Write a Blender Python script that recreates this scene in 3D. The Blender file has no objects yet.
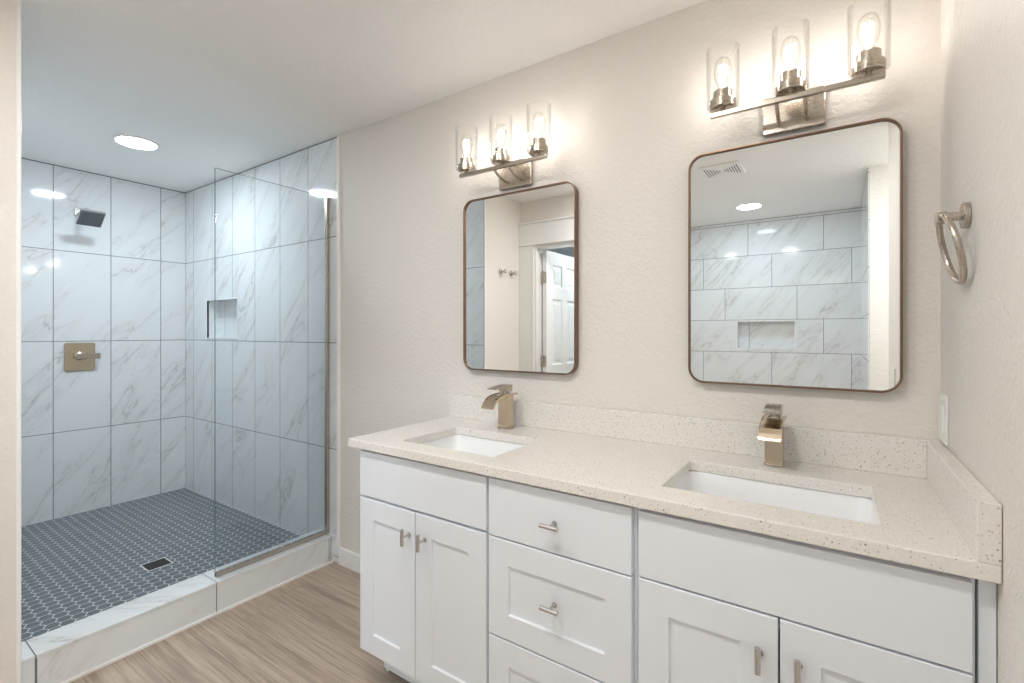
import bpy, bmesh, math, random
from mathutils import Vector, Matrix
PI = math.pi
random.seed(4)
SC = bpy.context.scene
COL = SC.collection

# ------------------------------------------------------------------ camera, world, exposure
CAM = (-0.2295, -1.7057, 1.3192)
cam = bpy.data.objects.new('camera', bpy.data.cameras.new('camera'))
COL.objects.link(cam)
cam.location = CAM
cam.rotation_euler = (PI / 2, 0, 0.597)
cam.data.sensor_width = 36.0
cam.data.lens = 478.2 / 1024 * 36.0
cam.data.shift_y = -(341.5 - 332.17) / 1024
cam.data.clip_start = 0.02
SC.camera = cam
w = bpy.data.worlds.new('world')
SC.world = w
w.use_nodes = True
w.node_tree.nodes['Background'].inputs[0].default_value = (0.8, 0.88, 1, 1)
w.node_tree.nodes['Background'].inputs[1].default_value = 0.3
SC.view_settings.view_transform = 'Standard'
SC.view_settings.look = 'None'
SC.view_settings.gamma = 1
SC.view_settings.use_curve_mapping = False
SC.view_settings.exposure = 0.25
SC.cycles.max_bounces = 14
SC.cycles.diffuse_bounces = 8
SC.cycles.glossy_bounces = 6
SC.cycles.transparent_max_bounces = 24
SC.cycles.use_denoising = True
SC.cycles.sample_clamp_indirect = 6.0
SC.cycles.caustics_reflective = False
# light given off per channel by each lamp
LAMP_SHOWER = (91.0, 102.0, 110.0)
LAMP_ALCOVE = (42.0, 52.0, 60.0)
FILL_MAIN = (104.0, 101.0, 98.0)  # two added fill lights out of view over the vanity area
FILL_ENTRY = (150.0, 170.0, 186.0)  # added fill light, out of view in the entry recess
FILL_HALL = (125.0, 145.0, 160.0)  # added fill light, out of view beyond the door
LAMP_BULB = (50.0, 46.0, 43.0)

H = 2.44
XL, XT = -4.5587, -2.587          # shower end wall, end of the tile on the vanity wall
SY = -1.315                        # near wall of the shower
ZP = 0.07                         # shower floor
HX = -2.50                        # wall with the robe hooks
DY = -1.81                       # wall with the door
AX0, AX1, AY0, AY1 = -1.56, -0.055, -3.65, -2.40   # tiled alcove facing the vanity


# ------------------------------------------------------------------ material helpers
class NT:
    def __init__(self, name):
        self.m = bpy.data.materials.new(name)
        self.m.use_nodes = True
        self.t = self.m.node_tree
        self.b = self.t.nodes['Principled BSDF']

    def n(self, typ, **kw):
        x = self.t.nodes.new(typ)
        for k, v in kw.items():
            setattr(x, k, v)
        return x

    def put(self, sock, v):
        if isinstance(v, bpy.types.NodeSocket):
            self.t.links.new(v, sock)
        elif v is not None:
            sock.default_value = v

    def math(self, op, a, b=None, c=None, clamp=False):
        x = self.n('ShaderNodeMath', operation=op, use_clamp=clamp)
        self.put(x.inputs[0], a)
        self.put(x.inputs[1], b)
        self.put(x.inputs[2], c)
        return x.outputs[0]

    def vmath(self, op, a, b=None):
        x = self.n('ShaderNodeVectorMath', operation=op)
        self.put(x.inputs[0], a)
        self.put(x.inputs[1], b)
        return x.outputs[0]

    def comb(self, x, y, z=0.0):
        c = self.n('ShaderNodeCombineXYZ')
        for i, v in enumerate((x, y, z)):
            self.put(c.inputs[i], v)
        return c.outputs[0]

    def pos(self):
        tc = self.n('ShaderNodeTexCoord')
        s = self.n('ShaderNodeSeparateXYZ')
        self.t.links.new(tc.outputs['Object'], s.inputs[0])
        return tc.outputs['Object'], s.outputs

    def noise(self, vec, scale, detail=2.0, rough=0.5, dist=0.0):
        x = self.n('ShaderNodeTexNoise')
        self.put(x.inputs['Vector'], vec)
        x.inputs['Scale'].default_value = scale
        x.inputs['Detail'].default_value = detail
        x.inputs['Roughness'].default_value = rough
        x.inputs['Distortion'].default_value = dist
        return x.outputs[0]

    def ramp(self, fac, stops):
        x = self.n('ShaderNodeValToRGB')
        self.put(x.inputs[0], fac)
        e = x.color_ramp.elements
        while len(e) < len(stops):
            e.new(0.5)
        for i, (p, c) in enumerate(stops):
            e[i].position = p
            e[i].color = (c, c, c, 1) if isinstance(c, (int, float)) else (*c, 1)
        return x.outputs[0]

    def mix(self, fac, a, b, blend='MIX'):
        x = self.n('ShaderNodeMix', data_type='RGBA', blend_type=blend)
        self.put(x.inputs[0], fac)
        for s, v in ((x.inputs[6], a), (x.inputs[7], b)):
            self.put(s, (*v, 1) if isinstance(v, tuple) and len(v) == 3 else v)
        return x.outputs[2]

    def bump(self, h, strength, dist):
        x = self.n('ShaderNodeBump')
        x.inputs['Strength'].default_value = strength
        x.inputs['Distance'].default_value = dist
        self.put(x.inputs['Height'], h)
        self.t.links.new(x.outputs[0], self.b.inputs['Normal'])

    def base(self, col=None, rough=None, metal=None, spec=None):
        for k, v in (('Base Color', col), ('Roughness', rough), ('Metallic', metal), ('Specular IOR Level', spec)):
            if v is not None:
                self.put(self.b.inputs[k], (*v, 1) if isinstance(v, tuple) and len(v) == 3 else v)
        return self.m


def plain(name, col, rough=0.5, metal=0.0, spec=0.5, vary=0.0, vscale=30.0):
    t = NT(name)
    if vary:
        p, _ = t.pos()
        n = t.noise(p, vscale, 3)
        lo = tuple(max(0, c * (1 - vary)) for c in col)
        hi = tuple(min(1, c * (1 + vary)) for c in col)
        t.base(t.ramp(n, [(0.3, lo), (0.7, hi)]), rough, metal, spec)
    else:
        t.base(col, rough, metal, spec)
    return t.m


def drywall(name, col, bump=0.32, rough=0.5):
    t = NT(name)
    p, _ = t.pos()
    a = t.noise(p, 60, 3, 0.55, 0.4)
    b = t.noise(p, 110, 2, 0.5)
    h = t.math('ADD', t.ramp(a, [(0.42, 0.0), (0.62, 1.0)]), t.math('MULTIPLY', b, 0.4))
    t.base(col, rough, 0, 0.4)
    t.bump(h, bump, 0.0035)
    return t.m


def marble(name, u, v, tw, th, ou, ov, stagger=0.0, lines=(), grout=0.0042, edge_v=None):
    """polished marble-look tile laid on the (u, v) axes of the room; lines: extra joints at u = value"""
    t = NT(name)
    _, ax = t.pos()
    U, V = ax['XYZ'.index(u)], ax['XYZ'.index(v)]
    fv = t.math('DIVIDE', t.math('SUBTRACT', V, ov), th)
    row = t.math('FLOOR', fv)
    fu = t.math('DIVIDE', t.math('SUBTRACT', U, ou), tw)
    if stagger:
        fu = t.math('ADD', fu, t.math('MULTIPLY', row, stagger))
    colm = t.math('FLOOR', fu)

    def gap(f, cell, size):
        fr = t.math('SUBTRACT', f, cell)
        d = t.math('MULTIPLY', t.math('MINIMUM', fr, t.math('SUBTRACT', 1.0, fr)), size)
        return t.math('LESS_THAN', d, grout / 2)
    g = t.math('MAXIMUM', gap(fu, colm, tw), gap(fv, row, th))
    for L in lines:
        g = t.math('MAXIMUM', g, t.math('LESS_THAN', t.math('ABSOLUTE', t.math('SUBTRACT', U, L)), grout * 0.45))
    if edge_v is not None:
        g = t.math('MAXIMUM', g, t.math('GREATER_THAN', V, edge_v))
    wn = t.n('ShaderNodeTexWhiteNoise', noise_dimensions='2D')
    t.put(wn.inputs[0], t.comb(colm, row))
    sep = t.n('ShaderNodeSeparateColor')
    t.put(sep.inputs[0], wn.outputs['Color'])
    r1, r2, r3 = sep.outputs
    pu = t.math('ADD', U, t.math('MULTIPLY', r1, 17.0))
    pv = t.math('ADD', V, t.math('MULTIPLY', r2, 23.0))
    a = math.radians(50)
    al = t.math('ADD', t.math('MULTIPLY', pu, math.cos(a)), t.math('MULTIPLY', pv, math.sin(a)))
    ac = t.math('SUBTRACT', t.math('MULTIPLY', pv, math.cos(a)), t.math('MULTIPLY', pu, math.sin(a)))
    q = t.comb(t.math('MULTIPLY', al, 0.75), t.math('MULTIPLY', ac, 3.4), t.math('MULTIPLY', r3, 9.0))

    def vein(scale, detail, dist, width, mid=0.5):
        n = t.noise(q, scale, detail, 0.55, dist)
        d = t.math('ABSOLUTE', t.math('SUBTRACT', n, mid))
        return t.math('SUBTRACT', 1.0, t.math('DIVIDE', d, width), clamp=True)
    mask = t.ramp(t.noise(q, 1.1, 2), [(0.38, 0.0), (0.58, 1.0)])
    v1 = t.math('MULTIPLY', vein(1.5, 5, 0.4, 0.011), mask)
    v2 = t.math('MULTIPLY', vein(2.6, 4, 0.5, 0.020, 0.46), t.math('MULTIPLY', mask, 0.5))
    v3 = t.math('MULTIPLY', vein(1.5, 4, 0.4, 0.085), t.math('MULTIPLY', mask, 0.38))
    c = t.mix(v3, (0.80, 0.83, 0.85), (0.66, 0.65, 0.63))
    c = t.mix(t.math('MULTIPLY', v2, 0.8), c, (0.60, 0.59, 0.58))
    c = t.mix(t.math('MULTIPLY', v1, 0.75), c, (0.52, 0.51, 0.50))
    c = t.mix(g, c, (0.17, 0.18, 0.19))
    t.base(c, t.math('ADD', 0.07, t.math('MULTIPLY', g, 0.7)), 0, 0.5)
    t.bump(t.math('SUBTRACT', 1.0, g), 0.5, 0.001)
    return t.m


def wood_floor():
    t = NT('oak_plank')
    _, ax = t.pos()
    x, y = ax[0], ax[1]
    W, L = 0.178, 1.22
    fy = t.math('DIVIDE', t.math('ADD', y, 0.05), W)
    r = t.math('FLOOR', fy)
    wn = t.n('ShaderNodeTexWhiteNoise', noise_dimensions='1D')
    t.put(wn.inputs['W'], r)
    fx = t.math('ADD', t.math('DIVIDE', x, L), wn.outputs['Value'])
    c = t.math('FLOOR', fx)

    def gap(f, k, s):
        fr = t.math('SUBTRACT', f, k)
        return t.math('LESS_THAN', t.math('MULTIPLY', t.math('MINIMUM', fr, t.math('SUBTRACT', 1.0, fr)), s), 0.0009)
    g = t.math('MAXIMUM', gap(fy, r, W), gap(fx, c, L))
    w2 = t.n('ShaderNodeTexWhiteNoise', noise_dimensions='2D')
    t.put(w2.inputs[0], t.comb(c, r))
    rv = w2.outputs['Value']
    q = t.comb(t.math('ADD', t.math('MULTIPLY', x, 1.6), t.math('MULTIPLY', rv, 31)), t.math('ADD', t.math('MULTIPLY', y, 44), t.math('MULTIPLY', rv, 57)), rv)
    n1 = t.noise(q, 1.0, 6, 0.62, 0.6)
    q2 = t.comb(t.math('ADD', t.math('MULTIPLY', x, 0.9), t.math('MULTIPLY', rv, 11)), t.math('ADD', t.math('MULTIPLY', y, 7), t.math('MULTIPLY', rv, 19)), rv)
    n2 = t.noise(q2, 1.6, 3, 0.5, 1.2)
    q3 = t.comb(t.math('MULTIPLY', x, 4), t.math('MULTIPLY', y, 150), rv)
    n3 = t.noise(q3, 1.0, 3, 0.6)
    col = t.ramp(n1, [(0.36, (0.13, 0.085, 0.057)), (0.50, (0.39, 0.295, 0.22)), (0.66, (0.55, 0.45, 0.36))])
    col = t.mix(0.45, col, t.ramp(n2, [(0.3, (0.28, 0.205, 0.15)), (0.7, (0.54, 0.44, 0.355))]))
    col = t.mix(t.math('MULTIPLY', t.ramp(n3, [(0.38, 1.0), (0.5, 0.0)]), 0.6), col, (0.17, 0.12, 0.085))
    col = t.mix(t.math('ADD', 0.15, t.math('MULTIPLY', rv, 0.22)), col, (0.66, 0.55, 0.46))
    col = t.mix(t.math('MULTIPLY', g, 0.55), col, (0.10, 0.07, 0.05))
    t.base(col, 0.42, 0, 0.4)
    t.bump(n3, 0.15, 0.0008)
    return t.m


def quartz():
    t = NT('speckled_quartz')
    p, _ = t.pos()
    col = t.ramp(t.noise(p, 160, 3, 0.6), [(0.3, (0.75, 0.715, 0.67)), (0.7, (0.83, 0.80, 0.76))])
    for sc, rad, keep, c in ((95, 0.13, 0.4, (0.20, 0.16, 0.13)), (150, 0.2, 0.4, (0.50, 0.44, 0.37)), (70, 0.16, 0.35, (0.90, 0.89, 0.87)), (210, 0.22, 0.25, (0.30, 0.27, 0.24))):
        v = t.n('ShaderNodeTexVoronoi')
        t.put(v.inputs['Vector'], p)
        v.inputs['Scale'].default_value = sc
        s = t.n('ShaderNodeSeparateColor')
        t.put(s.inputs[0], v.outputs['Color'])
        f = t.math('MULTIPLY', t.math('LESS_THAN', v.outputs['Distance'], t.math('MULTIPLY', s.outputs[1], rad * 1.6)), t.math('LESS_THAN', s.outputs[0], keep))
        col = t.mix(t.math('MULTIPLY', f, 0.72), col, c)
    t.base(col, 0.16, 0, 0.5)
    return t.m


def brushed(name, col, rough, stretch=(1, 1, 40)):
    t = NT(name)
    _, ax = t.pos()
    q = t.comb(*[t.math('MULTIPLY', ax[i], stretch[i]) for i in range(3)])
    n = t.noise(q, 70, 2)
    c = t.mix(n, tuple(x * 0.96 for x in col), tuple(min(1, x * 1.03) for x in col))
    t.base(c, t.ramp(n, [(0.3, rough * 0.92), (0.7, rough * 1.1)]), 1.0)
    return t.m


def thin_glass(name, tint, ior=1.45, k=1.0):
    t = NT(name)
    t.t.nodes.remove(t.b)
    out = t.t.nodes['Material Output']
    fr = t.n('ShaderNodeFresnel')
    fr.inputs[0].default_value = ior
    tr = t.n('ShaderNodeBsdfTransparent')
    tr.inputs[0].default_value = (*tint, 1)
    gl = t.n('ShaderNodeBsdfGlossy')
    gl.inputs['Roughness'].default_value = 0.0
    mx = t.n('ShaderNodeMixShader')
    t.put(mx.inputs[0], t.math('MULTIPLY', fr.outputs[0], k))
    t.t.links.new(tr.outputs[0], mx.inputs[1])
    t.t.links.new(gl.outputs[0], mx.inputs[2])
    t.t.links.new(mx.outputs[0], out.inputs['Surface'])
    return t.m


def glow(name, rgb):
    t = NT(name)
    k = max(max(rgb), 1e-6)
    t.base((0.8, 0.8, 0.8), 0.4)
    t.put(t.b.inputs['Emission Color'], (*[c / k for c in rgb], 1))
    t.b.inputs['Emission Strength'].default_value = k
    return t.m


TH = 0.6126
TWD = 0.307
M = dict(
    wall=drywall('painted_wall', (0.775, 0.735, 0.685)),
    ceil=drywall('painted_ceiling', (0.92, 0.905, 0.885), 0.42),
    trim=plain('white_trim_paint', (0.87, 0.865, 0.85), 0.35, vary=0.01),
    tile_left=marble('marble_tile_end_wall', 'Y', 'Z', TWD, TH, -0.173, 1.8699 - 3 * TH, edge_v=2.434),
    tile_back=marble('marble_tile_long_wall', 'X', 'Z', TWD, TH, -4.4188, 1.8699 - 3 * TH, lines=(XL + 0.003,), edge_v=2.434),
    tile_front=marble('marble_tile_near_wall', 'X', 'Z', TWD, TH, -2.512, 1.83 - 3 * TH, edge_v=2.434),
    tile_alcove=marble('marble_tile_alcove', 'X', 'Z', 0.638, 0.3225, 0.092, 0.475, stagger=1 / 3, edge_v=2.436),
    tile_alcove_side=marble('marble_tile_alcove_side', 'Y', 'Z', 0.638, 0.3225, -3.55, 0.475, stagger=1 / 3, edge_v=2.436),
    tile_curb=marble('marble_tile_curb_front', 'Y', 'Z', 0.61, 0.8, -0.634, -0.3, lines=(-1.2415, -0.036)),
    tile_curb_top=marble('marble_tile_curb_top', 'Y', 'X', 0.61, 0.8, -0.634, -3.0, lines=(-1.245,), grout=0.003),
    floor=wood_floor(),
    hexa=plain('slate_hexagon', (0.125, 0.152, 0.170), 0.33, 0, 0.5, vary=0.12, vscale=9),
    grout=plain('pale_grout', (0.72, 0.73, 0.73), 0.8, vary=0.05),
    cab=plain('white_cabinet_paint', (0.79, 0.82, 0.86), 0.38, 0, 0.4, vary=0.006, vscale=6),
    cab_in=plain('cabinet_interior', (0.55, 0.50, 0.43), 0.7, vary=0.05),
    quartz=quartz(),
    ceramic=plain('white_ceramic', (0.86, 0.87, 0.88), 0.07, 0, 0.6, vary=0.004),
    nickel=brushed('brushed_nickel', (0.53, 0.475, 0.405), 0.26),
    pull=brushed('satin_steel', (0.60, 0.59, 0.575), 0.2),
    nickel_warm=brushed('champagne_nickel', (0.64, 0.54, 0.41), 0.24),
    steel=brushed('polished_steel', (0.66, 0.66, 0.65), 0.16),
    rubber=plain('grey_nozzle_face', (0.16, 0.19, 0.20), 0.45, 0.4, vary=0.1, vscale=200),
    slot=plain('grey_slot', (0.25, 0.25, 0.25), 0.7, vary=0.1),
    hall=plain('cool_paint', (0.74, 0.80, 0.83), 0.6, vary=0.01),
    dark=plain('dark_gap', (0.035, 0.033, 0.03), 0.7, vary=0.1),
    frame=brushed('bronze_frame', (0.26, 0.165, 0.11), 0.34),
    glass=thin_glass('shower_glass', (0.978, 0.994, 0.997), 1.5, 0.8),
    clear=thin_glass('clear_shade_glass', (0.99, 0.99, 0.985), 1.25, 0.35),
    glass_edge=plain('glass_edge', (0.13, 0.22, 0.22), 0.15, 0, 0.6, vary=0.05),
    plate=plain('white_plastic', (0.85, 0.845, 0.82), 0.3, vary=0.01),
    led_shower=glow('lens_shower', LAMP_SHOWER),
    led_alcove=glow('lens_alcove', LAMP_ALCOVE),
    fill_main=glow('fill_lens_main', FILL_MAIN),  # glow of the two added vanity area fills
    fill_entry=glow('fill_lens_entry', FILL_ENTRY),  # glow of the added entry fill
    fill_hall=glow('fill_lens_hall', FILL_HALL),  # glow of the added fill beyond the door
    fila=glow('filament', LAMP_BULB),
)
mt = NT('mirror_silver')
mt.base((0.93, 0.94, 0.935), 0.0, 1.0)
M['mirror'] = mt.m


# ------------------------------------------------------------------ mesh helpers
def box(bm, x0, x1, y0, y1, z0, z1, bevel=0.0, mat=0, seg=2):
    r = bmesh.ops.create_cube(bm, size=1.0)
    vs = r['verts']
    for v in vs:
        v.co = Vector(((x0 + x1) / 2 + v.co.x * (x1 - x0), (y0 + y1) / 2 + v.co.y * (y1 - y0), (z0 + z1) / 2 + v.co.z * (z1 - z0)))
    fs = {f for v in vs for f in v.link_faces}
    for f in fs:
        f.material_index = mat
    if bevel > 0:
        es = {e for v in vs for e in v.link_edges}
        rb = bmesh.ops.bevel(bm, geom=list(es), offset=bevel, segments=seg, profile=0.5, affect='EDGES')
        for f in rb['faces']:
            f.material_index = mat
    return bm


def quad(bm, pts, mat=0):
    f = bm.faces.new([bm.verts.new(p) for p in pts])
    f.material_index = mat
    return f


def tube(bm, pts, r, seg=12, mat=0, caps=True, closed=False):
    pts = [Vector(p) for p in pts]
    n = len(pts)
    rings = []
    up = None
    for i, p in enumerate(pts):
        if closed:
            d = (pts[(i + 1) % n] - pts[i - 1]).normalized()
        else:
            d = (pts[min(i + 1, n - 1)] - pts[max(i - 1, 0)]).normalized()
        if up is None:
            up = d.cross(Vector((0, 0, 1)) if abs(d.z) < 0.9 else Vector((1, 0, 0))).normalized()
        up = (up - d * up.dot(d)).normalized()
        s = d.cross(up)
        rr = r[i] if isinstance(r, (list, tuple)) else r
        rings.append([bm.verts.new(p + (up * math.cos(2 * PI * k / seg) + s * math.sin(2 * PI * k / seg)) * rr) for k in range(seg)])
    for i in range(n if closed else n - 1):
        a, b = rings[i], rings[(i + 1) % n]
        for k in range(seg):
            f = bm.faces.new((a[k], a[(k + 1) % seg], b[(k + 1) % seg], b[k]))
            f.material_index = mat
            f.smooth = True
    if caps and not closed:
        bm.faces.new(rings[0]).material_index = mat
        bm.faces.new(rings[-1]).material_index = mat
    return bm


def lathe(bm, prof, c, seg=32, axis='z', mat=0, close=False):
    """prof: (radius, height) pairs around the axis through c"""
    rings = []
    for r, h in prof:
        ring = []
        if r < 1e-6:
            k = 1
        else:
            k = seg
        for i in range(k):
            a = 2 * PI * i / seg
            l = (r * math.cos(a), r * math.sin(a), h)
            if axis == 'x':
                l = (h, l[0], l[1])
            elif axis == 'y':
                l = (l[0], h, l[1])
            ring.append(bm.verts.new(Vector(c) + Vector(l)))
        rings.append(ring)
    for a, b in zip(rings, rings[1:] + (rings[:1] if close else [])):
        for i in range(seg):
            j = (i + 1) % seg
            if len(a) == 1 and len(b) == 1:
                continue
            if len(a) == 1:
                f = bm.faces.new((a[0], b[j], b[i]))
            elif len(b) == 1:
                f = bm.faces.new((a[i], a[j], b[0]))
            else:
                f = bm.faces.new((a[i], a[j], b[j], b[i]))
            f.material_index = mat
            f.smooth = True
    return bm


def rrect(w, h, r, n=8):
    pts = []
    for cx, cy, a0 in ((w / 2 - r, h / 2 - r, 0), (-w / 2 + r, h / 2 - r, 90), (-w / 2 + r, -h / 2 + r, 180), (w / 2 - r, -h / 2 + r, 270)):
        for i in range(n + 1):
            a = math.radians(a0 + 90 * i / n)
            pts.append((cx + r * math.cos(a), cy + r * math.sin(a)))
    return pts


def loft(bm, loops, mat=0, smooth=True, cap0=False, cap1=False):
    R = [[bm.verts.new(p) for p in L] for L in loops]
    for a, b in zip(R, R[1:]):
        n = len(a)
        for i in range(n):
            f = bm.faces.new((a[i], a[(i + 1) % n], b[(i + 1) % n], b[i]))
            f.material_index = mat
            f.smooth = smooth
    if cap0:
        bm.faces.new(R[0]).material_index = mat
    if cap1:
        bm.faces.new(R[-1]).material_index = mat
    return bm


def slab_holes(bm, xs, ys, holes, z0, z1, mat=0):
    """a flat slab on the grid xs x ys with the grid cells in holes left out"""
    n, m = len(xs) - 1, len(ys) - 1
    solid = lambda i, j: 0 <= i < n and 0 <= j < m and (i, j) not in holes
    vt = {}

    def V(i, j, z):
        k = (i, j, z)
        if k not in vt:
            vt[k] = bm.verts.new((xs[i], ys[j], z))
        return vt[k]
    for i in range(n):
        for j in range(m):
            if not solid(i, j):
                continue
            bm.faces.new((V(i, j, z1), V(i + 1, j, z1), V(i + 1, j + 1, z1), V(i, j + 1, z1)))
            bm.faces.new((V(i, j, z0), V(i, j + 1, z0), V(i + 1, j + 1, z0), V(i + 1, j, z0)))
            for di, dj, a, b in ((-1, 0, (i, j + 1), (i, j)), (1, 0, (i + 1, j), (i + 1, j + 1)), (0, -1, (i, j), (i + 1, j)), (0, 1, (i + 1, j + 1), (i, j + 1))):
                if not solid(i + di, j + dj):
                    bm.faces.new((V(*a, z0), V(*b, z0), V(*b, z1), V(*a, z1)))
    for f in bm.faces:
        f.material_index = mat
    return bm


ORIGIN = {}


def obj(name, bm, mats, parent=None, origin=None, label=None):
    bmesh.ops.recalc_face_normals(bm, faces=bm.faces[:])
    o = Vector((0, 0, 0))
    if parent is not None:
        o = ORIGIN[parent.name]
    elif origin is not None:
        o = Vector(origin)
    bmesh.ops.translate(bm, verts=bm.verts[:], vec=-o)
    for e in bm.edges:
        if len(e.link_faces) == 2 and e.calc_face_angle(0) > 0.62:
            e.smooth = False
    me = bpy.data.meshes.new(name)
    bm.to_mesh(me)
    bm.free()
    for m in (mats if isinstance(mats, (list, tuple)) else [mats]):
        me.materials.append(M[m] if isinstance(m, str) else m)
    ob = bpy.data.objects.new(name, me)
    COL.objects.link(ob)
    ORIGIN[ob.name] = o
    if parent is not None:
        ob.parent = parent
    else:
        ob.location = o
    if label:
        ob['label'] = label
    return ob


def tag(o, label, cat, group=None, kind=None):
    o['label'] = label
    o['category'] = cat
    if group:
        o['group'] = group
    if kind:
        o['kind'] = kind
    return o


def thing(name, label, cat, loc, group=None):
    o = bpy.data.objects.new(name, None)
    o.empty_display_size = 0.05
    COL.objects.link(o)
    o.location = loc
    ORIGIN[o.name] = Vector(loc)
    return tag(o, label, cat, group)


def struct(name, bm, mats, label=None, cat=None, parent=None):
    o = obj(name, bm, mats, parent)
    o['kind'] = 'structure'
    if label:
        o['label'] = label
        o['category'] = cat
    return o


def copy_tree(o, loc, label):
    r = o.copy()
    COL.objects.link(r)
    r.location = loc
    r['label'] = label

    def rec(src, dst):
        for ch in list(src.children):
            c = ch.copy()
            COL.objects.link(c)
            c.parent = dst
            rec(ch, c)
    rec(o, r)
    return r


B = bmesh.new


# ------------------------------------------------------------------ the setting
def wbox(name, mats, *dims, label, cat='wall'):
    return struct(name, box(B(), *dims), mats, label, cat)


wbox('floor', 'floor', -2.72, 1.0, AY0 - 0.1, 0.1, -0.08, 0, label='brown wood plank floor running under the vanity', cat='floor')
wbox('floor_hall', 'floor', -4.2, -2.72, -4.2, SY - 0.12, -0.08, 0, label='wood floor of the room beyond the door', cat='floor')
wbox('floor_hall_far', 'floor', -2.72, AX0, -4.2, AY0 - 0.1, -0.08, 0, label='far strip of wood floor beyond the door', cat='floor')
wbox('ceiling', 'ceil', XL - 0.1, 1.1, -4.3, 0.12, H, H + 0.08, label='white textured ceiling over vanity and shower', cat='ceiling')
wbox('wall_back', 'wall', XT, 0.0, 0.0, 0.12, 0, H, label='warm beige textured wall behind the vanity and mirrors')
wbox('wall_right', 'wall', 0.0, 0.12, -1.61, 0.12, 0, H, label='beige textured wall carrying the towel ring')
wbox('wall_entry', 'wall', 1.0, 1.1, AY1 - 0.1, -1.5, 0, H, label='wall at the end of the entry recess')
wbox('wall_entry_back', 'wall', 0.12, 1.0, -1.61, -1.51, 0, H, label='wall along the entry recess')
wbox('wall_alcove_right', ['wall'], AX1 + 0.008, 1.0, AY0 - 0.1, AY1, 0, H, label='white wall end beside the tiled alcove')
wbox('wall_alcove_side', 'tile_alcove_side', AX1, AX1 + 0.007, AY0, AY1 - 0.004, 0, H, label='marble tiled side of the alcove')
wbox('wall_door', 'wall', HX - 0.02, -2.357, DY - 0.11, DY, 0, H, label='beige wall strip left of the door opening')
wbox('wall_door_right', 'wall', -1.70, AX0, DY - 0.11, DY, 0, H, label='beige wall strip right of the door opening')
wbox('wall_door_head', 'wall', -2.357, -1.70, DY - 0.11, DY, 2.05, H, label='beige wall above the door opening')
wbox('wall_alcove_left', ['wall'], AX0 - 0.1, AX0, AY0 - 0.1, DY - 0.11, 0, H, label='wall on the door side of the tiled alcove')
wbox('wall_hook', 'wall', HX - 0.12, HX, DY - 0.11, SY, 0, H, label='beige textured wall at the near end of the shower, with robe hooks')
wbox('wall_hall_left', 'hall', -4.3, -4.2, -4.3, SY - 0.12, 0, H, label='wall of the room beyond the door')
wbox('wall_hall_back', 'hall', -4.2, AX0, -4.3, -4.2, 0, H, label='far wall of the room beyond the door')
wbox('wall_hall_front', 'hall', -4.2, HX - 0.12, SY - 0.12, SY, 0, H, label='hall side of the shower partition')

wbox('wall_shower_left', 'tile_left', XL - 0.1, XL, SY - 0.02, 0.12, 0, H, label='marble tiled end wall with shower head and valve')
wbox('wall_shower_front', 'tile_front', XL, HX - 0.011, SY, SY + 0.010, 0, H, label='marble tiled near wall of the shower')


def niche_wall(name, mats, x0, x1, z0, z1, nx0, nx1, nz0, nz1, y, dep, sign, label):
    """tiled wall at plane y whose niche is sunk by dep along sign * y, with a slim white edge"""
    bm = B()
    xs, zs = (x0, nx0, nx1, x1), (z0, nz0, nz1, z1)
    for i in range(3):
        for j in range(3):
            if (i, j) != (1, 1):
                quad(bm, [(xs[i], y, zs[j]), (xs[i + 1], y, zs[j]), (xs[i + 1], y, zs[j + 1]), (xs[i], y, zs[j + 1])])
    yd = y + sign * dep
    yb = y + sign * (dep + 0.02)
    quad(bm, [(nx0, yd, nz0), (nx1, yd, nz0), (nx1, yd, nz1), (nx0, yd, nz1)])
    for a, b in (((nx0, nz0), (nx1, nz0)), ((nx1, nz0), (nx1, nz1)), ((nx1, nz1), (nx0, nz1)), ((nx0, nz1), (nx0, nz0))):
        quad(bm, [(a[0], y, a[1]), (b[0], y, b[1]), (b[0], yd, b[1]), (a[0], yd, a[1])])
    for a, b in (((x0, z0), (x1, z0)), ((x1, z0), (x1, z1)), ((x1, z1), (x0, z1)), ((x0, z1), (x0, z0))):
        quad(bm, [(a[0], y, a[1]), (b[0], y, b[1]), (b[0], yb, b[1]), (a[0], yb, a[1])])
    quad(bm, [(x0, yb, z0), (x1, yb, z0), (x1, yb, z1), (x0, yb, z1)])
    bmesh.ops.remove_doubles(bm, verts=bm.verts[:], dist=1e-5)
    wl = struct(name, bm, mats, label, 'wall')
    e = 0.010
    bm = B()
    ya, yb2 = sorted((y - sign * 0.003, y + sign * 0.012))
    box(bm, nx0 - e, nx1 + e, ya, yb2, nz0 - e, nz0)
    box(bm, nx0 - e, nx1 + e, ya, yb2, nz1, nz1 + e)
    box(bm, nx0 - e, nx0, ya, yb2, nz0, nz1)
    box(bm, nx1, nx1 + e, ya, yb2, nz0, nz1)
    return wl, bm


wl, tb = niche_wall('wall_shower_back', 'tile_back', XL, XT, 0, H, -4.19, -3.735, 1.28, 1.556, -0.002, 0.092, 1, 'marble tiled long wall of the shower with a small niche')
t1 = struct('trim_1', tb, 'trim', 'slim white edge around the shower niche', 'trim')
wl, tb = niche_wall('wall_alcove_back', 'tile_alcove', AX0, AX1, 0, H, -1.066, -0.565, 1.158, 1.425, AY0, 0.09, -1, 'marble tiled wall across the room with a wide niche')
t2 = struct('trim_2', tb, 'trim', 'slim white edge around the alcove niche', 'trim')

# white edge strips where the tile stops
struct('trim_3', box(B(), XT - 0.004, XT + 0.015, -0.013, 0.0, 0.097, H, 0.002), 'trim', 'white strip where shower tile meets the vanity wall', 'trim')
struct('trim_4', box(B(), HX - 0.011, HX + 0.002, SY, SY + 0.012, 0.0, H, 0.002), 'trim', 'white strip on the near end of the shower opening', 'trim')

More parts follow.
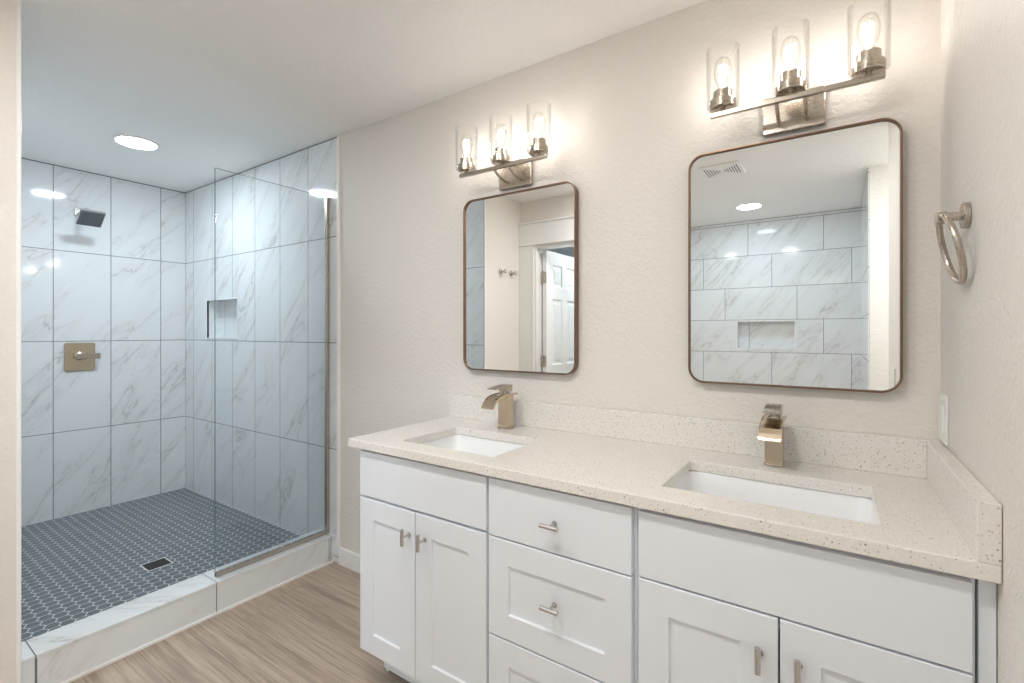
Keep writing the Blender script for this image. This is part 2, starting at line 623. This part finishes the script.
# shower floor: two inch slate hexagons in pale grout
bm = B()
box(bm, XL, -2.775, SY + 0.01, -0.003, 0.0, ZP - 0.0004, mat=1)
px_, rp = 0.0505, 0.0505 * 0.866
R0 = (px_ / 2 - 0.0022) / math.cos(PI / 6)
DR = (-3.258, -0.652, 0.052)
row = 0
yy = SY + 0.018
while yy < -0.004:
    xx = XL + (px_ / 2 if row % 2 else 0)
    while xx < -2.775:
        if abs(xx - DR[0]) > DR[2] - 0.03 or abs(yy - DR[1]) > DR[2] - 0.03:
            pts = []
            for k in range(6):
                a = PI / 6 + k * PI / 3
                pts.append((min(max(xx + R0 * math.cos(a), XL + 0.001), -2.776), min(max(yy + R0 * math.sin(a), SY + 0.011), -0.004)))
            if max(p[0] for p in pts) - min(p[0] for p in pts) > 0.006 and max(p[1] for p in pts) - min(p[1] for p in pts) > 0.006:
                q = []
                for p in pts:
                    if not q or (abs(p[0] - q[-1][0]) + abs(p[1] - q[-1][1])) > 1e-5:
                        q.append(p)
                if len(q) > 2:
                    top = [bm.verts.new((p[0], p[1], ZP)) for p in q]
                    bot = [bm.verts.new((p[0], p[1], ZP - 0.002)) for p in q]
                    bm.faces.new(top)
                    for i in range(len(q)):
                        bm.faces.new((bot[i], bot[(i + 1) % len(q)], top[(i + 1) % len(q)], top[i]))
        xx += px_
    yy += rp
    row += 1
struct('floor_shower', bm, ['hexa', 'grout'], 'dark slate hexagon tile shower floor with pale grout', 'floor')

# curb
CO, CI, CZ = -2.6229, -2.7728, 0.1512
bm = B()
box(bm, CI + 0.006, CO - 0.004, SY + 0.012, -0.002, 0.0, CZ - 0.012, mat=0)
box(bm, CI, CO, SY + 0.012, -0.002, CZ - 0.012, CZ, 0.0015, mat=1)
struct('curb', bm, ['tile_curb', 'tile_curb_top'], 'marble tiled curb across the shower entrance', 'curb')
struct('trim_5', box(B(), CO - 0.004, CO + 0.004, SY + 0.024, -0.014, 0.0, 0.010), 'trim', 'thin white bead along the foot of the curb', 'trim')

# baseboards
struct('baseboard_back', box(B(), XT + 0.016, -1.69, -0.014, 0.0, 0.0, 0.097, 0.003), 'trim', 'white baseboard between shower and vanity', 'baseboard')
struct('baseboard_hook', box(B(), HX, HX + 0.013, DY, SY - 0.001, 0.0, 0.097, 0.003), 'trim', 'white baseboard under the robe hooks', 'baseboard')
struct('baseboard_right', box(B(), -0.013, 0.0, -1.61, -0.60, 0.0, 0.097, 0.003), 'trim', 'white baseboard on the towel ring wall', 'baseboard')

# door, its casing and the leaf swung into the next room
bm = B()
yc = DY + 0.018
box(bm, -2.4995, -2.357, DY, yc, 0, 2.056, 0.003)
box(bm, -1.70, -1.575, DY, yc, 0, 2.056, 0.003)
box(bm, -2.4995, -1.563, DY, yc + 0.004, 2.072, 2.238, 0.003)
box(bm, -2.4995, -1.562, DY, yc + 0.018, 2.238, 2.254, 0.003)
box(bm, -2.4995, -1.562, DY, yc + 0.012, 2.056, 2.072, 0.003)
struct('trim_6', bm, 'trim', 'white door casing with a tall header, seen in the left mirror', 'door casing')
bm = B()
box(bm, -2.357, -2.339, DY - 0.11, DY + 0.002, 0, 2.05, 0.001)
box(bm, -1.718, -1.70, DY - 0.11, DY + 0.002, 0, 2.05, 0.001)
box(bm, -2.339, -1.718, DY - 0.11, DY + 0.002, 2.032, 2.05, 0.001)
struct('trim_7', bm, 'trim', 'white door jamb lining the opening', 'door jamb')
bm = B()
LX0, LX1 = -2.322, -2.287       # leaf stands open, at right angles to the wall
y0, y1 = DY - 0.115 - 0.63, DY - 0.08
box(bm, LX0, LX1 - 0.008, y0, y1, 0.01, 2.022)
st, mid = 0.105, 0.09
pw = (y1 - y0 - 2 * st - mid) / 2
cols = [(y0 + st, y0 + st + pw), (y1 - st - pw, y1 - st)]
rows = [(0.22, 0.90), (1.03, 1.61), (1.715, 1.91)]
ys = [y0, cols[0][0], cols[0][1], cols[1][0], cols[1][1], y1]
zs = [0.01, 0.22, 0.90, 1.03, 1.61, 1.715, 1.91, 2.022]
for i in range(5):
    for j in range(7):
        if i in (1, 3) and j in (1, 3, 5):
            quad_in = 0.035
            a0, a1, c0, c1 = ys[i], ys[i + 1], zs[j], zs[j + 1]
            loft(bm, [[(LX1 + d, a0 + s, c0 + s), (LX1 + d, a1 - s, c0 + s), (LX1 + d, a1 - s, c1 - s), (LX1 + d, a0 + s, c1 - s)] for d, s in ((0, 0), (-0.010, 0.014), (-0.010, 0.022), (-0.003, 0.048))], smooth=False, cap1=True)
        else:
            quad(bm, [(LX1, ys[i], zs[j]), (LX1, ys[i + 1], zs[j]), (LX1, ys[i + 1], zs[j + 1]), (LX1, ys[i], zs[j + 1])])
for a, b in (((y0, 0.01), (y1, 0.01)), ((y1, 0.01), (y1, 2.022)), ((y1, 2.022), (y0, 2.022)), ((y0, 2.022), (y0, 0.01))):
    quad(bm, [(LX1, a[0], a[1]), (LX1, b[0], b[1]), (LX1 - 0.009, b[0], b[1]), (LX1 - 0.009, a[0], a[1])])
door = struct('door_1', bm, 'trim', 'white six panel door standing open, seen in the left mirror', 'door')
for z in (0.25, 1.07, 1.79):
    bm = B()
    box(bm, -2.337, LX1 + 0.001, y1 + 0.001, y1 + 0.004, z - 0.045, z + 0.045)
    tube(bm, [(-2.317, y1 + 0.008, z - 0.05), (-2.317, y1 + 0.008, z + 0.05)], 0.007)
    obj('hinge', bm, 'nickel', door, label='nickel hinge')
bm = B()
lathe(bm, [(0, 0), (0.03, 0), (0.03, 0.006), (0.012, 0.01), (0.012, 0.035), (0.026, 0.045), (0.028, 0.06), (0.018, 0.07), (0, 0.072)], (LX1, y0 + 0.06, 0.95), 24, 'x')
obj('door_knob', bm, 'nickel', door, label='round nickel knob')


# ------------------------------------------------------------------ ceiling lights, added fill lights and vent
def ceiling_light(loc, label, lens):  # builds the visible ceiling lights and the added unseen fills alike
    t = thing('ceiling_light', label, 'light', loc, None)
    x, y, z = loc
    bm = B()
    lathe(bm, [(0.095, 0.0), (0.108, 0.0), (0.108, -0.006), (0.104, -0.010), (0.097, -0.010), (0.095, -0.006)], loc, 48, close=True)
    obj('trim_ring', bm, 'trim', t)
    bm = B()
    lathe(bm, [(0, -0.0105), (0.095, -0.0095)], loc, 48)
    lathe(bm, [(0.095, -0.0095), (0.095, -0.001)], loc, 48)
    obj('lens', bm, lens, t, label='glowing white lens')
    return t


ceiling_light((-3.64, -0.62, H), 'round flush ceiling light glowing over the shower', 'led_shower')
ceiling_light((-0.876, -3.03, H), 'round flush ceiling light over the tiled alcove, seen in the right mirror', 'led_alcove')
ceiling_light((-1.95, -2.75, H), 'added round fill light, unseen, in the room beyond the door', 'fill_hall')  # added to brighten the open door and next room; no known fixture

ceiling_light((0.72, -1.85, H), 'added round fill light, unseen, in the entry recess', 'fill_entry')  # added out of view to lift the overall brightness
ceiling_light((-0.75, -1.42, H), 'added round fill light, unseen, before the sink nearest the towel ring', 'fill_main')  # added out of view to fill the vanity side evenly
ceiling_light((-1.50, -1.42, H), 'added round fill light, unseen, between the door and the vanity', 'fill_main')  # second added fill, spreads the brightness towards the shower end

t = thing('ceiling_vent', 'white rectangular ceiling vent with bow-tie slots, seen in the right mirror', 'vent', (-0.88, -1.88, H))
bm = B()
box(bm, -1.01, -0.755, -2.01, -1.745, H - 0.012, H, 0.004)
obj('cover', bm, 'trim', t)
for s in (-1, 1):
    bm = B()
    for k in range(6):
        hw = 0.024 + 0.0145 * k
        cxk = -0.8825 + s * (0.018 + 0.0165 * k)
        box(bm, cxk - 0.0034, cxk + 0.0034, -1.8775 - hw, -1.8775 + hw, H - 0.0135, H - 0.0118)
    obj('slots', bm, 'slot', t, label='fan-shaped set of dark slots')


# ------------------------------------------------------------------ shower fittings
t = thing('glass_panel', 'clear frameless glass panel standing on the right end of the curb', 'shower glass', (-2.6789, -0.31, CZ))
GX, GY0, GZ1 = -2.6789, -0.6178, 2.1013
bm = B()
box(bm, GX - 0.005, GX + 0.005, GY0, -0.016, CZ + 0.005, GZ1)
for f in bm.faces:
    n = f.normal
    f.material_index = 0 if abs(n.x) > 0.5 else 1
obj('pane', bm, ['glass', 'glass_edge'], t)
bm = B()
box(bm, GX - 0.011, GX + 0.011, GY0 + 0.002, -0.0035, CZ + 0.001, CZ + 0.022, 0.001)
obj('bottom_channel', bm, 'nickel', t, label='nickel channel along the curb')
bm = B()
box(bm, GX - 0.011, GX + 0.011, -0.022, -0.0035, CZ + 0.023, GZ1, 0.001)
obj('wall_channel', bm, 'nickel', t, label='nickel channel up the wall')

t = thing('shower_drain', 'square dark shower drain set in the slate hexagon floor', 'drain', (DR[0], DR[1], ZP))
bm = B()
d = DR[2]
slab_holes(bm, (DR[0] - d - 0.006, DR[0] - d, DR[0] + d, DR[0] + d + 0.006), (DR[1] - d - 0.006, DR[1] - d, DR[1] + d, DR[1] + d + 0.006), {(1, 1)}, ZP - 0.0005, ZP + 0.0014)
obj('rim', bm, 'grout', t, label='thin bright rim')
bm = B()
box(bm, DR[0] - d, DR[0] + d, DR[1] - d, DR[1] + d, ZP - 0.001, ZP + 0.0006)
lathe(bm, [(0.036, 0), (0.046, 0), (0.046, 0.0015), (0.036, 0.0015)], (DR[0], DR[1], ZP + 0.0005), 32, close=True)
for k in range(-2, 3):
    w_ = math.sqrt(0.036 ** 2 - (k * 0.012) ** 2)
    box(bm, DR[0] - w_, DR[0] + w_, DR[1] + k * 0.012 - 0.003, DR[1] + k * 0.012 + 0.003, ZP, ZP + 0.0016)
obj('grate', bm, 'dark', t)

# shower head on its arm from the end wall
t = thing('rain_sprayer', 'square chrome shower head tilted down on a wall arm above the valve', 'shower head', (XL, -0.655, 2.16))
SHY = -0.652
bm = B()
box(bm, XL + 0.001, XL + 0.009, SHY - 0.03, SHY + 0.03, 2.115, 2.175, 0.003)
obj('wall_flange', bm, 'steel', t)
bm = B()
tube(bm, [(XL + 0.006, SHY, 2.145), (XL + 0.10, SHY, 2.150), (XL + 0.15, SHY, 2.146), (XL + 0.19, SHY, 2.130), (XL + 0.215, SHY, 2.102)], 0.011)
obj('arm', bm, 'steel', t)
rot = Matrix.Translation((XL + 0.235, SHY, 2.072)) @ Matrix.Rotation(math.radians(-38), 4, 'Y')
bm = B()
box(bm, -0.066, 0.066, -0.066, 0.066, -0.004, 0.012, 0.004)
lathe(bm, [(0.026, 0.012), (0.022, 0.024), (0.015, 0.032), (0, 0.034)], (0, 0, 0), 24)
bmesh.ops.transform(bm, matrix=rot, verts=bm.verts[:])
obj('head', bm, 'steel', t)
bm = B()
box(bm, -0.061, 0.061, -0.061, 0.061, -0.006, -0.003, 0.0008)
for i in range(9):
    for j in range(9):
        lathe(bm, [(0.0032, -0.006), (0.0024, -0.009), (0, -0.009)], (-0.052 + 0.013 * i, -0.052 + 0.013 * j, 0), 6, mat=1)
bmesh.ops.transform(bm, matrix=rot, verts=bm.verts[:])
obj('nozzle_face', bm, ['rubber', 'steel'], t, label='dark grey nozzle face')

t = thing('shower_valve', 'square brushed nickel shower valve with a lever on the tiled end wall', 'shower valve', (XL, -0.652, 1.15))
VY, VZ = -0.652, 1.149
bm = B()
loops = []
for w_, x in ((0.164, 0.0015), (0.164, 0.007), (0.158, 0.010)):
    loops.append([(XL + x, VY + a, VZ + b) for a, b in rrect(w_, w_ * 1.18, 0.012, 5)])
loft(bm, loops, smooth=False, cap0=True, cap1=True)
obj('plate', bm, 'nickel_warm', t)
bm = B()
lathe(bm, [(0, 0.0105), (0.030, 0.0105), (0.030, 0.018), (0.022, 0.022), (0.022, 0.045), (0, 0.045)], (XL, VY, VZ + 0.005), 28, 'x')
obj('stem', bm, 'nickel', t)
bm = B()
box(bm, XL + 0.046, XL + 0.062, VY - 0.026, VY + 0.098, VZ - 0.014, VZ + 0.024, 0.003)
obj('lever', bm, 'nickel', t)

# robe hooks
for k, (y, lb) in enumerate(((-1.51, 'round nickel robe hook nearer the shower, seen in the left mirror'), (-1.66, 'round nickel robe hook nearer the door, seen in the left mirror'))):
    bm = B()
    lathe(bm, [(0, 0.001), (0.024, 0.001), (0.024, 0.008), (0.008, 0.011), (0.008, 0.040), (0.017, 0.044), (0.019, 0.052), (0.015, 0.058), (0, 0.059)], (HX, y, 1.812), 28, 'x')
    tag(obj('robe_hook', bm, 'nickel', origin=(HX, y, 1.812)), lb, 'hook', 'robe hooks')


# ------------------------------------------------------------------ vanity
FY, FB, FR = -0.565, -0.5465, -0.545      # face of the fronts, their backs, face frame


def front_panel(bm, x0, x1, z0, z1, rail=0.072, deep=0.007, flat=False):
    """a slab front, or a shaker front with its middle set back"""
    if flat:
        return box(bm, x0, x1, FY, FB, z0, z1, 0.0015)
    e = 0.0015
    L = []
    for ins, y in ((0, FB), (0, FY + e), (e, FY), (rail, FY), (rail + 0.003, FY + deep)):
        L.append([(x0 + ins, y, z0 + ins), (x1 - ins, y, z0 + ins), (x1 - ins, y, z1 - ins), (x0 + ins, y, z1 - ins)])
    return loft(bm, L, smooth=False, cap0=True, cap1=True)


def pull(x, z, vertical):
    bm = B()
    yb = FY - 0.034
    h = 0.027
    tube(bm, [(x, FY + 0.0005, z), (x, yb, z)], 0.0042)
    lathe(bm, [(0, 0), (0.0075, 0), (0.0075, 0.002), (0.0045, 0.003)], (x, FY - 0.003, z), 16, 'y')
    if vertical:
        tube(bm, [(x, yb, z - h), (x, yb, z + h)], 0.006, 16)
    else:
        tube(bm, [(x - h, yb, z), (x + h, yb, z)], 0.006, 16)
    return bm


def carcass(bm, x0, x1, rails, toe=True):
    p = 0.012
    box(bm, x0, x0 + p, -0.530, -0.004, 0.157, 0.894)
    box(bm, x1 - p, x1, -0.530, -0.004, 0.157, 0.894)
    box(bm, x0, x0 + p, -0.440, -0.004, 0.0, 0.157)
    box(bm, x1 - p, x1, -0.440, -0.004, 0.0, 0.157)
    box(bm, x0 + p, x1 - p, -0.530, -0.012, 0.157, 0.173)
    box(bm, x0 + p, x1 - p, -0.012, -0.004, 0.157, 0.894)
    box(bm, x0, x0 + 0.038, FR, -0.530, 0.157, 0.894)
    box(bm, x1 - 0.038, x1, FR, -0.530, 0.157, 0.894)
    for z0, z1 in rails:
        box(bm, x0 + 0.038, x1 - 0.038, FR, -0.530, z0, z1)
    return bm


def toe_kick(x0, x1, parent):
    obj('toe_kick', box(B(), x0 + 0.017, x1 - 0.017, -0.4625, -0.447, 0.032, 0.156), 'cab', parent)


LF0, LF1 = -1.681, -1.0985
x0, x1 = -1.684, -1.0945
t = thing('vanity_cabinet', 'white two-door sink cabinet at the shower end of the vanity', 'cabinet', ((x0 + x1) / 2, -0.28, 0), 'vanity cabinets')
obj('body', carcass(B(), x0, x1, ((0.157, 0.19), (0.690, 0.75), (0.865, 0.894))), 'cab', t)
obj('false_front', front_panel(B(), LF0, LF1, 0.7235, 0.885, flat=True), 'cab', t)
for a, b, hx in ((LF0, -1.3985, -1.424), (-1.3945, LF1, -1.350)):
    dr = obj('door', front_panel(B(), a, b, 0.157, 0.7145), 'cab', t)
    obj('handle', pull(hx, 0.6365, True), 'pull', dr, label='small nickel T-bar pull')
toe_kick(x0, x1, t)

x0, x1 = -1.0935, -0.6405
t = thing('vanity_cabinet', 'white three-drawer cabinet between the two sink cabinets', 'cabinet', ((x0 + x1) / 2, -0.28, 0), 'vanity cabinets')
obj('body', carcass(B(), x0, x1, ((0.157, 0.19), (0.405, 0.445), (0.695, 0.735), (0.865, 0.894))), 'cab', t)
D0, D1 = -1.0895, -0.6485
for z0, z1, fl, hz in ((0.7175, 0.885, True, 0.799), (0.4245, 0.7125, False, 0.578), (0.157, 0.4195, False, 0.288)):
    dr = obj('drawer', front_panel(B(), D0, D1, z0, z1, flat=fl), 'cab', t)
    obj('handle', pull(-0.8645, hz, False), 'pull', dr, label='small nickel T-bar pull')
toe_kick(x0, x1, t)

x0, x1 = -0.6395, -0.0275
RF0, RF1 = -0.6305, -0.0335
t = thing('vanity_cabinet', 'white two-door sink cabinet against the towel ring wall', 'cabinet', ((x0 + x1) / 2, -0.28, 0), 'vanity cabinets')
obj('body', carcass(B(), x0, x1, ((0.157, 0.19), (0.690, 0.75), (0.865, 0.894))), 'cab', t)
obj('false_front', front_panel(B(), RF0, RF1, 0.7235, 0.882, flat=True), 'cab', t)
for a, b, hx in ((RF0, -0.332, -0.366), (-0.328, RF1, -0.295)):
    dr = obj('door', front_panel(B(), a, b, 0.157, 0.7185), 'cab', t)
    obj('handle', pull(hx, 0.637, True), 'pull', dr, label='small nickel T-bar pull')
obj('filler_strip', box(B(), -0.0245, -0.0015, -0.552, -0.515, 0.0, 0.894, 0.001), 'cab', t)
toe_kick(x0, x1, t)

# quartz top with its upstands, holes for the two sinks
CX0, CX1, CY0 = -1.7247, -0.0012, -0.5844
CT, CB = 0.9269, 0.8963
S1 = (-1.537, -1.124, -0.495, -0.195)
S2 = (-0.600, -0.158, -0.480, -0.190)
t = thing('countertop', 'speckled cream quartz vanity top with two sink cutouts', 'countertop', (-0.86, -0.29, CB))
bm = B()
xs = (CX0, S1[0], S1[1], S2[0], S2[1], CX1)
bm1 = slab_holes(B(), (CX0, S1[0], S1[1], -0.86), (CY0, S1[2], S1[3], -0.002), {(1, 1)}, CB, CT)
bm2 = slab_holes(B(), (-0.86, S2[0], S2[1], CX1), (CY0, S2[2], S2[3], -0.002), {(1, 1)}, CB, CT)
me = bpy.data.meshes.new('tmp')
bm2.to_mesh(me)
bm1.from_mesh(me)
bpy.data.meshes.remove(me)
bm2.free()
bm1.faces.ensure_lookup_table()
bmesh.ops.delete(bm1, geom=[f for f in bm1.faces if abs(f.calc_center_median().x + 0.86) < 1e-4], context='FACES')
bmesh.ops.remove_doubles(bm1, verts=bm1.verts[:], dist=1e-5)
es = [e for e in bm1.edges if len(e.link_faces) == 2 and e.calc_face_angle(0) > 0.5]
bmesh.ops.bevel(bm1, geom=es, offset=0.0025, segments=2, profile=0.5, affect='EDGES')
obj('slab', bm1, 'quartz', t)
obj('backsplash', box(B(), CX0, -0.0317, -0.029, -0.002, CT + 0.0003, 1.0301, 0.0015), 'quartz', t)
obj('side_splash', box(B(), -0.0316, -0.0012, CY0, -0.002, CT + 0.0003, 1.0301, 0.0015), 'quartz', t)


def basin(S, label):
    cx, cy = (S[0] + S[1]) / 2, (S[2] + S[3]) / 2
    w_, d_ = S[1] - S[0], S[3] - S[2]
    t = thing('sink', label, 'sink', (cx, cy, CB - 0.14), 'undermount sinks')
    prof = [(0.012, CB - 0.0012), (0.006, CB - 0.0012), (0.004, CB - 0.006), (-0.006, CB - 0.05), (-0.016, CB - 0.105), (-0.034, CB - 0.128), (-0.07, CB - 0.137), (-0.20, CB - 0.142)]
    out = [(-0.20, CB - 0.154), (-0.06, CB - 0.150), (-0.014, CB - 0.136), (0.006, CB - 0.06), (0.010, CB - 0.014), (0.012, CB - 0.008)]
    bm = B()
    L = []
    for k, (e, z) in enumerate(prof + out):
        ww, dd = max(w_ + e * 2, 0.05), max(d_ + e * 2, 0.05)
        L.append([(cx + a, cy + b, z) for a, b in rrect(ww, dd, min(0.035, ww / 2.1, dd / 2.1), 6)])
    loft(bm, L + [L[0]])
    bmesh.ops.remove_doubles(bm, verts=bm.verts[:], dist=1e-6)
    obj('bowl', bm, 'ceramic', t)
    bm = B()
    lathe(bm, [(0, 0.004), (0.018, 0.005), (0.022, 0.002), (0.026, 0.004), (0.031, 0.003), (0.031, -0.016), (0, -0.016)], (cx, cy, CB - 0.142), 32)
    obj('drain', bm, 'nickel', t, label='round nickel drain')
    return t


basin(S1, 'white rectangular undermount sink at the shower end of the top')
basin(S2, 'white rectangular undermount sink nearest the towel ring wall')


# waterfall faucet; built at its place over the right sink, then copied
def faucet(x, label):
    y = -0.094
    z = CT + 0.0005
    t = thing('faucet', label, 'faucet', (x, y, z), 'waterfall faucets')
    bm = B()
    box(bm, x - 0.0235, x + 0.0235, y - 0.0225, y + 0.0225, z, z + 0.134, 0.002)
    box(bm, x - 0.026, x + 0.026, y - 0.025, y + 0.025, z, z + 0.004, 0.001)
    obj('body', bm, 'nickel_warm', t)
    prof = [(0.044, 0.1395), (0.0, 0.1405), (-0.03, 0.1400), (-0.058, 0.1380), (-0.082, 0.1325), (-0.102, 0.1230), (-0.116, 0.1110), (-0.125, 0.0990), (-0.128, 0.0935)]
    th = 0.006
    L = []
    for i, (a, b) in enumerate(prof):
        p, q = prof[max(i - 1, 0)], prof[min(i + 1, len(prof) - 1)]
        dx, dz = q[0] - p[0], q[1] - p[1]
        l = math.hypot(dx, dz)
        nx, nz = dz / l * th, -dx / l * th
        if nz > 0:
            nx, nz = -nx, -nz
        L.append([(x - 0.029, y + a, z + b), (x + 0.029, y + a, z + b), (x + 0.029, y + a + nx, z + b + nz), (x - 0.029, y + a + nx, z + b + nz)])
    bm = loft(B(), L, smooth=False, cap0=True, cap1=True)
    # rims that keep the sheet of water on the curved blade
    for s in (-1, 1):
        L2 = [[(x + s * 0.029, p[0][1], p[0][2]), (x + s * 0.0265, p[0][1], p[0][2]), (x + s * 0.0265, p[0][1], p[0][2] + 0.0025), (x + s * 0.029, p[0][1], p[0][2] + 0.0025)] for p in L]
        loft(bm, L2, smooth=False, cap0=True, cap1=True)
    obj('spout', bm, 'nickel_warm', t)
    bm = B()
    lathe(bm, [(0.0165, 0.1402), (0.0165, 0.1440), (0.013, 0.1445), (0.013, 0.1490)], (x, y, z), 24)
    obj('cartridge', bm, 'steel', t)
    bm = B()
    box(bm, x - 0.020, x + 0.020, y - 0.022, y + 0.020, z + 0.148, z + 0.169, 0.002)
    L3 = []
    for a, b, h, ww in ((0.020, 0.1695, 0.007, 0.0205), (-0.02, 0.1695, 0.007, 0.0205), (-0.06, 0.1670, 0.006, 0.021), (-0.098, 0.1645, 0.004, 0.0215)):
        L3.append([(x - ww, y + a, z + b), (x + ww, y + a, z + b), (x + ww, y + a, z + b + h), (x - ww, y + a, z + b + h)])
    loft(bm, L3, smooth=False, cap0=True, cap1=True)
    lathe(bm, [(0.0045, 0), (0.0045, 0.0008), (0, 0.0008)], (x - 0.0203, y, z + 0.160), 12, 'x', mat=1)
    obj('handle', bm, ['nickel', 'dark'], t, label='flat lever handle')
    return t


fc = faucet(-0.3835, 'brushed nickel waterfall faucet behind the sink nearest the towel ring wall')
copy_tree(fc, (-1.3555, -0.094, CT + 0.0005), 'brushed nickel waterfall faucet behind the sink at the shower end')


# ------------------------------------------------------------------ mirrors
def mirror(cx, label):
    w_, h_ = 0.566, 0.764
    cz = 1.532
    t = thing('mirror', label, 'mirror', (cx, -0.001, cz), 'vanity mirrors')

    def loop(i, y, r):
        return [(cx + a, y, cz + b) for a, b in rrect(w_ - 2 * i, h_ - 2 * i, r, 10)]
    bm = B()
    fw = 0.005
    ls = [loop(0, -0.001, 0.050), loop(0, -0.0305, 0.050), loop(0.0012, -0.032, 0.049), loop(fw - 0.001, -0.032, 0.0445), loop(fw, -0.031, 0.0435), loop(fw, -0.001, 0.0435)]
    loft(bm, ls + [ls[0]], smooth=False)
    bmesh.ops.remove_doubles(bm, verts=bm.verts[:], dist=1e-6)
    obj('frame', bm, 'frame', t)
    bm = B()
    loft(bm, [loop(fw + 0.0002, -0.003, 0.0433), loop(fw + 0.0002, -0.0218, 0.0433), loop(fw + 0.0012, -0.0225, 0.0423)], smooth=False, cap0=True, cap1=True)
    obj('glass', bm, 'mirror', t)
    return t


mr = mirror(-0.364, 'bronze framed rounded mirror nearest the towel ring wall')
copy_tree(mr, (-1.354, -0.001, 1.532), 'bronze framed rounded mirror nearest the shower')


# ------------------------------------------------------------------ vanity lights
def vanity_light(cx, label):
    by = -0.12
    t = thing('vanity_light', label, 'wall light', (cx, 0, 1.99), 'three-lamp vanity lights')
    bm = B()
    box(bm, cx - 0.083, cx + 0.083, -0.020, -0.0005, 1.936, 2.050, 0.003)
    obj('backplate', bm, 'nickel', t)
    bm = B()
    box(bm, cx - 0.216, cx + 0.216, by - 0.0075, by + 0.0075, 1.986, 2.000, 0.0012)
    obj('bar', bm, 'nickel', t)
    for s in (-1, 1):
        bm = B()
        p = [(-0.019, 1.960), (-0.040, 1.9615), (-0.062, 1.965), (-0.085, 1.972), (-0.102, 1.981), (-0.113, 1.990)]
        tube(bm, [(cx + s * 0.036, a, b) for a, b in p], 0.0058)
        obj('arm', bm, 'nickel', t)
    for k in (-1, 0, 1):
        c = (cx + k * 0.1805, by, 0)
        bm = B()
        lathe(bm, [(0, 2.0), (0.007, 2.0), (0.007, 2.0075), (0.036, 2.008), (0.0375, 2.0095), (0.0375, 2.033), (0.036, 2.0345), (0.0275, 2.035), (0.0275, 2.061), (0.026, 2.0625), (0.018, 2.0625), (0.018, 2.05), (0, 2.05)], c, 32)
        sk = obj('lamp_socket', bm, 'nickel', t)
        bm = B()
        r = 0.0475
        lathe(bm, [(0.0380, 2.0125), (0.0440, 2.0130), (0.0466, 2.0155), (r, 2.021), (r, 2.192), (r - 0.001, 2.1935), (r - 0.0022, 2.192), (r - 0.0022, 2.0215), (0.0450, 2.0170), (0.0435, 2.0150), (0.0380, 2.0148)], c, 40, close=True)
        obj('lamp_shade', bm, 'clear', t, label='clear glass cylinder shade')
        bm = B()
        lathe(bm, [(0.0125, 2.0505), (0.0125, 2.070), (0.0145, 2.078), (0.021, 2.092), (0.0255, 2.108), (0.0270, 2.122), (0.0250, 2.140), (0.0205, 2.154), (0.0135, 2.163), (0.0060, 2.1665), (0, 2.167)], c, 28)
        lb = obj('bulb', bm, 'clear', t, label='clear lit bulb')
        bm = B()
        for q in range(4):
            a = q * PI / 2 + 0.4
            ca, sa = math.cos(a), math.sin(a)
            tube(bm, [(c[0] + 0.0060 * ca, by + 0.0060 * sa, 2.082), (c[0] + 0.0095 * ca, by + 0.0095 * sa, 2.140)], 0.0028, 8)
        obj('filament', bm, 'fila', lb, label='glowing filaments')
    return t


vl = vanity_light(-0.3405, 'brushed nickel three-lamp vanity light above the mirror by the towel ring')
copy_tree(vl, (-1.3625, 0, 1.99), 'brushed nickel three-lamp vanity light above the mirror nearest the shower')

# ------------------------------------------------------------------ right wall
t = thing('towel_ring', 'brushed nickel towel ring on the right-hand wall', 'towel ring', (0, -0.335, 1.565))
TY, TZ = -0.335, 1.565
bm = B()
lathe(bm, [(0, -0.001), (0.027, -0.001), (0.027, -0.010), (0.025, -0.012), (0, -0.012)], (0, TY, TZ), 36, 'x')
obj('wall_mount', bm, 'nickel', t)
bm = B()
tube(bm, [(-0.0115, TY, TZ), (-0.040, TY, TZ)], 0.0095, 20)
box(bm, -0.054, -0.036, TY - 0.0115, TY + 0.0115, TZ - 0.0115, TZ + 0.0115, 0.002)
obj('post', bm, 'nickel', t)
bm = B()
RR = 0.0735
tilt = math.radians(12.5)
pts = []
for k in range(56):
    a = 2 * PI * k / 56
    ly, lz = RR * math.sin(a), RR * math.cos(a) - RR
    pts.append((-0.0445 - lz * math.sin(tilt), TY + ly, TZ + 0.004 + lz * math.cos(tilt)))
tube(bm, pts, 0.0062, 14, closed=True)
obj('ring', bm, 'nickel', t)


def wall_plate(y0, y1, z0, z1, label, name):
    t = thing(name, label, 'switch', (0, (y0 + y1) / 2, z0))
    bm = B()
    box(bm, -0.006, -0.0005, y0, y1, z0, z1, 0.002)
    obj('cover_plate', bm, 'plate', t)
    bm = B()
    ym = (y0 + y1) / 2
    zm = (z0 + z1) / 2
    box(bm, -0.0085, -0.0055, ym - 0.0165, ym + 0.0165, zm - 0.033, zm + 0.033, 0.001)
    obj('rocker', bm, 'plate', t)
    for z in (z0 + 0.012, z1 - 0.012):
        bm = B()
        lathe(bm, [(0.003, -0.0055), (0.003, -0.0068), (0, -0.007)], (0, ym, z), 10, 'x')
        obj('screw', bm, 'plate', t)
    return t


wall_plate(-0.118, -0.012, 1.036, 1.160, 'white switch plate on the wall right above the side splash', 'switch_plate')
wall_plate(-1.36, -1.245, 1.03, 1.145, 'white switch plate near the entry, seen at the right mirror edge', 'switch_plate')
